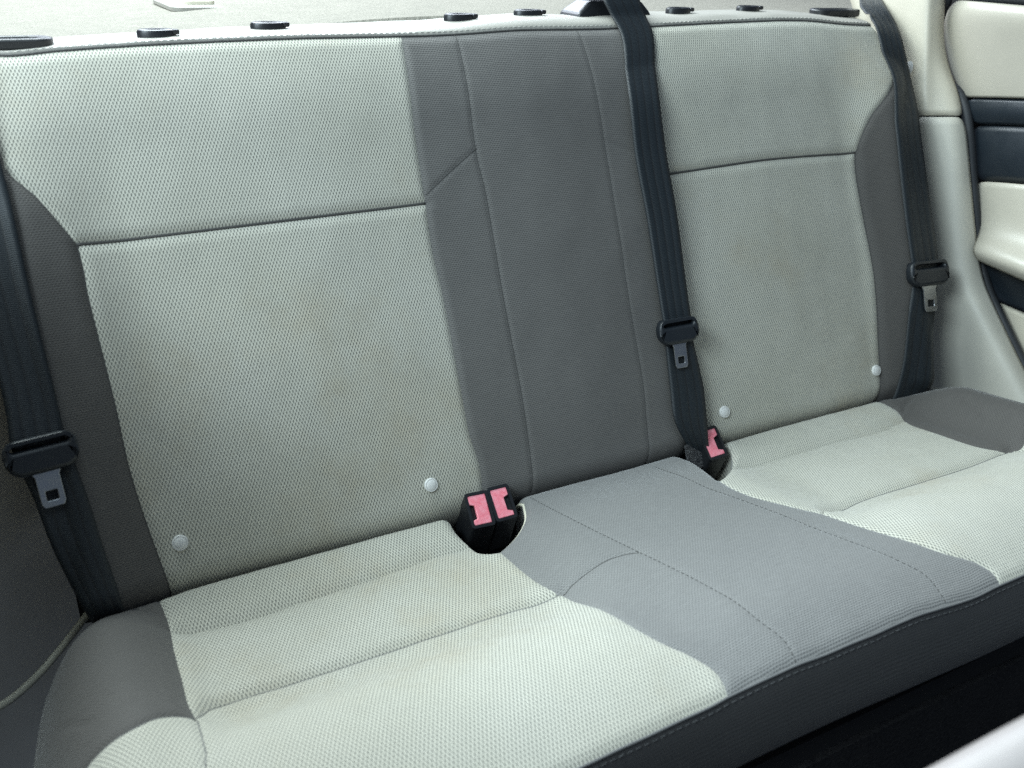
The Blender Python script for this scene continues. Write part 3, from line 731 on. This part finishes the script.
buckle('left buckle of the adjoining pair, pink-red button notched on its left side', [(465, 497), (483, 494), (494.5, 521), (476.5, 525.5)], -.020, -1)
buckle('right buckle of the adjoining pair, pink-red button notched toward the grey cushion', [(488.5, 491.5), (504.5, 486.5), (516, 514.5), (499.5, 518)], -.020, 1)
b3 = buckle('lone red-buttoned buckle tucked beside the centre belt at the cushion edge', [(698, 433), (712.5, 429), (727.5, 452), (713, 457)], -.018, 1)
# printed label sewn to the buckle strap next to the centre belt
prism('strap_label', rrect(.026, .034, .002, 2), hit(694, 456, (0, -.006, 0), NB), EX, np.array([0, math.sin(TB), math.cos(TB)]), NB, .0014, LABEL, b3, bev=.0003, label='black strap label speckled with tiny white print')
# dark well behind the cushion where the buckles emerge
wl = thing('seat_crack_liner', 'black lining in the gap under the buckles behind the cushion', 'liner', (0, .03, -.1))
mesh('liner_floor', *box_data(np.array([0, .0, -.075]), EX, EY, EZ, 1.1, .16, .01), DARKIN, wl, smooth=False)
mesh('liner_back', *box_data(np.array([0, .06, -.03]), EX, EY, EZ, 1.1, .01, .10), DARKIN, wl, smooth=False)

# ================================================================== TRIM, DOOR, SHELF
def hx(x, y, X): return hit(x, y, (X, 0, 0), (1, 0, 0))
pil = thing('pillar_trim', 'pale cream pillar trim rising behind the right seat belt', 'pillar trim', (.66, .15, .33))
def prow(y, xs, X): return [hx(x, y, d) for x, d in zip(xs, X)]
XA = (.66, .66, .662, .664, .674, .690, .71)
gridmesh('trim_panel', [prow(-30, (840, 880, 905, 929, 934, 944, 946), XA), prow(0, (850, 884, 908, 928, 933, 943, 946), XA), prow(30, (860, 890, 910, 927, 932, 939, 942.5), XA),
    prow(64, (870, 895, 912, 926, 931, 942, 947), XA), prow(90, (876, 899, 914, 925.5, 932, 952, 958), XA), prow(115.5, (880, 902, 915, 925, 933, 958, 964), XA)], TRIM, pil, 2, .004)
lathe('trim_cap', hx(909.5, 68, .650), [(.0, 0), (1, 0), (.95, .003), (.7, .005), (.0, .0055)], CAPW, pil, .0062, .0062 * 1.6, 20, EY, EZ, -EX)
qt = thing('quarter_trim', 'beige lower quarter trim between the right belt and the door seal', 'quarter trim', (.66, .06, 0))
XQ = (.665, .663, .663, .666, .677, .70)
gridmesh('trim_panel', [prow(117, (880, 903, 918, 935, 953, 965), XQ), prow(150, (884, 906, 922, 940, 958, 968.5), XQ), prow(200, (892, 912, 930, 948, 963, 972.5), XQ), prow(250, (898, 918, 936, 953, 967, 977.5), XQ),
    prow(283, (900, 920, 940, 960, 972, 984), XQ), prow(300, (900, 920, 945, 970, 979.5, 992), XQ), prow(340, (900, 925, 955, 986, 999, 1010), XQ), prow(385, (900, 930, 965, 1008, 1023, 1032), XQ), prow(430, (900, 940, 990, 1030, 1045, 1060), XQ)], TRIM2, qt, 2, .004)
# small pale sill strip beside the right bolster
sill = thing('sill_strip', 'short white sill strip behind the right cushion corner', 'sill strip', (.64, .03, -.03))
qa, qb = hx(926, 388, .640), hx(964, 397, .640)
dv = (qb - qa) / np.linalg.norm(qb - qa); up = np.array([0, 0, 1.0]); up = up - dv * (up @ dv); up /= np.linalg.norm(up); sd = np.cross(dv, up)
for k, oz in enumerate((0, -.0085)):
    o = mesh('strip_rib', *box_data((qa + qb) / 2 + up * oz, dv, up, sd, np.linalg.norm(qb - qa), .0065, .012), VINYL, sill, smooth=False); bevel(o, .0012)
# rear door card
door = thing('rear_door', 'rear door inner panel in cream and navy at the right edge', 'car door', (.72, -.1, .1))
def drow(pts, X):
    p = [hx(x, y, d) for (x, y), d in zip(pts, X)]
    v = (p[-1] - p[-2]) / np.linalg.norm(p[-1] - p[-2])
    return p + [p[-1] + v * .25, p[-1] + v * .5]
def dpanel(name, rows, mat, sub=2, thick=.012): return gridmesh(name, rows, mat, door, sub, thick)
ext = lambda x, y, s=0: (x, y + s)
dpanel('upper_panel', [drow(((957, 0), (964, .5), (985, 2), (1030, 6), (1090, 11)), (.715, .70, .692, .69, .69)), drow(((947, 8), (956, 8), (985, 9), (1030, 13), (1090, 18)), (.715, .695, .68, .678, .678)), drow(((941.5, 32), (952, 32), (985, 33), (1030, 36), (1090, 40)), (.72, .70, .69, .688, .688)),
    drow(((946.5, 64), (957, 64), (985, 65), (1030, 67), (1090, 70)), (.725, .71, .703, .70, .70)), drow(((956, 87), (966, 87), (990, 87.5), (1030, 88), (1090, 90)), (.727, .715, .71, .708, .708)), drow(((963, 97.5), (972, 97.5), (992, 97.5), (1030, 98.5), (1090, 100)), (.727, .718, .714, .712, .712))], DOORB)
dpanel('window_ledge', [drow(((946, -14), (985, -12), (1090, -6)), (.72, .72, .72)), drow(((957, -1), (985, 1), (1090, 9)), (.715, .71, .71))], BLACK, 0)
dpanel('trim_band', [drow(((963, 98.5), (990, 98.5), (1030, 99.5), (1090, 101)), (.722, .718, .716, .716)), drow(((968, 112), (990, 112), (1030, 113), (1090, 115)), (.718, .712, .71, .71)), drow(((972, 124.5), (990, 124.5), (1030, 126), (1090, 129)), (.722, .72, .718, .718))], NAVY)
dpanel('insert_panel', [drow(((971, 125.5), (990, 125.5), (1030, 127), (1090, 130)), (.728, .722, .72, .72)), drow(((973.5, 150), (990, 150), (1030, 152), (1090, 156)), (.722, .716, .714, .714)), drow(((976, 181), (990, 181), (1030, 184), (1090, 189)), (.726, .724, .722, .722))], NAVY)
dpanel('armrest', [drow(((975.5, 182), (986, 181.5), (1030, 185), (1090, 191)), (.724, .716, .714, .714)), drow(((978, 205), (988, 206), (1030, 211), (1090, 220)), (.72, .712, .71, .71)), drow(((981, 230), (990, 232), (1030, 243), (1090, 259)), (.715, .705, .703, .703)),
    drow(((974, 244), (984, 244), (1030, 262), (1090, 285)), (.690, .676, .672, .672)), drow(((972, 252), (980, 255), (1030, 276), (1090, 300)), (.682, .668, .664, .664)), drow(((977, 260), (983, 263), (1030, 284), (1090, 310)), (.692, .684, .68, .68))], DOORB)
dpanel('lower_panel', [drow(((974, 256), (990, 264), (1030, 282), (1090, 308)), (.71, .71, .71, .71)), drow(((983, 276), (996, 281), (1030, 296), (1090, 320)), (.72, .715, .712, .712)), drow(((991, 299), (1003, 303), (1030, 315), (1090, 338)), (.726, .722, .72, .72))], NAVY)
dpanel('map_pocket', [drow(((991, 299), (1003, 304), (1030, 316), (1090, 339)), (.732, .728, .726, .726)), drow(((1006, 330), (1018, 335), (1045, 345), (1090, 362)), (.732, .726, .724, .724)), drow(((1026, 372), (1036, 376), (1060, 384), (1090, 395)), (.732, .728, .726, .726))], TRIM)
seal = thing('door_seal', 'dark rubber door seal following the edge of the pillar trim', 'door seal', (.70, .05, .2))
tube('seal_tube', resample([hx(x, y, d) for x, y, d in ((952, -18, .722), (947, 0, .722), (944, 20, .735), (950, 75, .735), (960, 94, .722), (967.5, 120, .716), (972.5, 180, .712), (977.5, 235, .712), (981, 262, .712), (988, 290, .71), (1002, 320, .71), (1022, 362, .71), (1050, 420, .71))], .008), .0075, RUBBER, seal, 10)
mesh('door_jamb', *box_data(np.array([.80, .02, .15]), EX, EY, EZ, .10, .5, .9), DARKIN, seal, smooth=False)
# parcel shelf behind the backrest
shelf = thing('parcel_shelf', 'bright felt parcel shelf behind the top of the backrest', 'parcel shelf', (0, .62, .47))
V, Fc = [], []; nx, ny = 120, 50
for j in range(ny + 1):
    for i in range(nx + 1):
        x = -.9 + 2.2 * i / nx; y = .318 + .75 * j / ny
        z = .472 + .022 * ss(-.45, -.05, x) - .006 * ss(.318, .36, y) + .014 * ss(.37, .30 + .09, y) * 0 + noise.noise(Vector((x * 5, y * 5, 2))) * .002
        V.append((x, y, z - (.05 if j == 0 else 0)))
for j in range(ny):
    for i in range(nx): Fc.append((j * (nx + 1) + i, j * (nx + 1) + i + 1, (j + 1) * (nx + 1) + i + 1, (j + 1) * (nx + 1) + i))
mesh('shelf_board', V, Fc, SHELF, shelf)
anc = thing('anchor_cover', 'flat cream child seat anchor cover on the parcel shelf', 'anchor cover', (-.26, .68, .49))
pa = hit(206, 8, (0, 0, .484), (0, 0, 1))
za = .472 + .022 * float(ss(-.45, -.05, np.float64(pa[0]))) - .006
pa = hit(206, 8, (0, 0, za + .003), (0, 0, 1)); pa[2] = za
prism('cover_plate', rrect(.092, .16, .016, 5), pa + np.array([0, .08, -.002]), EX, EY, EZ, .006, VINYL, anc, bev=.002)
prism('cover_tab', rrect(.042, .09, .008, 4), pa + np.array([.002, .085, .0035]), EX, EY, EZ, .006, CREAM, anc, bev=.002)
# left quarter trim, seen past the left belt
lq = thing('quarter_trim', 'shadowed beige quarter trim behind the far left belt', 'quarter trim', (-.62, .12, 0))
def hy(x, y, Y): return hit(x, y, (0, Y, 0), (0, 1, 0))
gridmesh('trim_panel', [[hy(x, y, Y) for x, Y in zip((-110, -60, -20, 20, 60, 120), (-.02, .05, .09, .12, .14, .16))] for y in (330, 400, 452, 520, 580, 640, 700, 760, 830, 900)], TRIML, lq, 2, .004)
gridmesh('upper_trim', [[hy(x, y, Y) for x, Y in zip((-110, -60, -20, 4, 16), (.08, .12, .15, .17, .18))] for y in (330, 380, 420, 450)], TRIML, lq, 2, .004)
eg = resample([hy(x, y, Y) for x, y, Y in ((100, 600, .052), (87, 614, .04), (74, 631, .03), (58, 651, .015), (40, 672, .0), (20, 691, -.02), (4, 703, -.04), (-20, 716, -.07))], .006)
gridmesh('trim_edge', [[p + np.array([-.002, .004, .0]) for p in eg], [p + np.array([-.0005, .001, .002]) for p in eg], [p + np.array([.0015, -.001, .001]) for p in eg], [p + np.array([.0022, -.001, -.004]) for p in eg]], CREAM, lq, 1, .002)
mesh('side_light_blocker', *box_data(np.array([-.715, -.48, .075]), EX, EY, EZ, .03, 1.17, .77), TRIM2, lq, smooth=False)  # unseen slab added to block low side light, standing in for the left door
# floor and the blurred front seat corner
fl = mesh('floor', *box_data(np.array([.1, -.9, -.30]), EX, EY, EZ, 2.4, 1.7, .02), FLOORM, None, smooth=False); fl['kind'] = 'structure'
kick = thing('seat_riser', 'black carpeted riser in the shade under the front of the bench', 'seat riser', (0, -.36, -.2))
mesh('riser_panel', *box_data(np.array([0, -.372, -.205]), EX, EY, EZ, 1.3, .03, .2), FLOORM, kick, smooth=False)
fs = thing('front_seat', 'blurred pale edge of a front seat in the lower right corner', 'front seat', (-.2, -.5, .1))
def fdep(x, y, dist): 
    d = ray(x, y); return CAM + d * dist
e0 = [fdep(x, y, .46) for x, y in ((830, 850), (910, 804), (960, 777), (1005, 752), (1060, 723), (1130, 686), (1240, 626))]
bk = np.array([.30, -.55, -.78]); bk /= np.linalg.norm(bk)
rws = [[p + CF * .05 + bk * .05 for p in e0], [p + CF * .012 + bk * .006 for p in e0], [p for p in e0], [p - CF * .010 + bk * .012 for p in e0], [p - CF * .02 + bk * .05 for p in e0], [p - CF * .03 + bk * .2 for p in e0]]
gridmesh('seat_back', rws, plastic('pale_leather', (.31, .275, .265), .5, 700, .0002), fs, 2, .01)

# ================================================================== LIGHT
wd = bpy.data.worlds.new('World'); sc.world = wd; wd.use_nodes = True
bg = wd.node_tree.nodes['Background']; bg.inputs[0].default_value = (.78, 1.0, 1.34, 1); bg.inputs[1].default_value = .145
def area(name, loc, tgt, sx, sy, power, col):
    l = bpy.data.lights.new(name, 'AREA'); l.shape = 'RECTANGLE'; l.size = sx; l.size_y = sy; l.energy = power; l.color = col
    o = bpy.data.objects.new(name, l); COL.objects.link(o); o.location = loc
    o.rotation_euler = (Vector(tgt) - Vector(loc)).to_track_quat('-Z', 'Y').to_euler(); return o
area('rear_window_light', (0.0, 1.55, 1.45), (0, -.2, .1), 1.7, .7, 42, (.91, 1.0, 1.12))
area('rear_top_fill', (-.6, 1.1, 1.75), (-.2, -.2, .1), 1.3, .6, 40, (.88, 1.0, 1.02))  # second rear lamp, added high and to the left to brighten the cushion
area('overhead_left_fill', (-.55, .65, 1.7), (-.2, -.2, .1), 0.9, .5, 22, (.85, 1.0, 1.0))  # added overhead lamp for the cushion; no glass roof is known
area('side_window_light', (-1.45, -.55, 1.3), (.0, .05, .25), .85, .5, 32, (.82, 1.0, 1.08))
area('overhead_front_fill', (-.4, -.5, 1.6), (-.2, 0, .2), 1.0, .6, 4, (.8, 1.0, 1.1))  # weak fill lamp added above the bench, not at the windscreen
sc.view_settings.view_transform = 'Standard'; sc.view_settings.look = 'None'; sc.view_settings.exposure = 0; sc.view_settings.gamma = 1
sc.render.engine = 'CYCLES'; sc.cycles.use_denoising = False
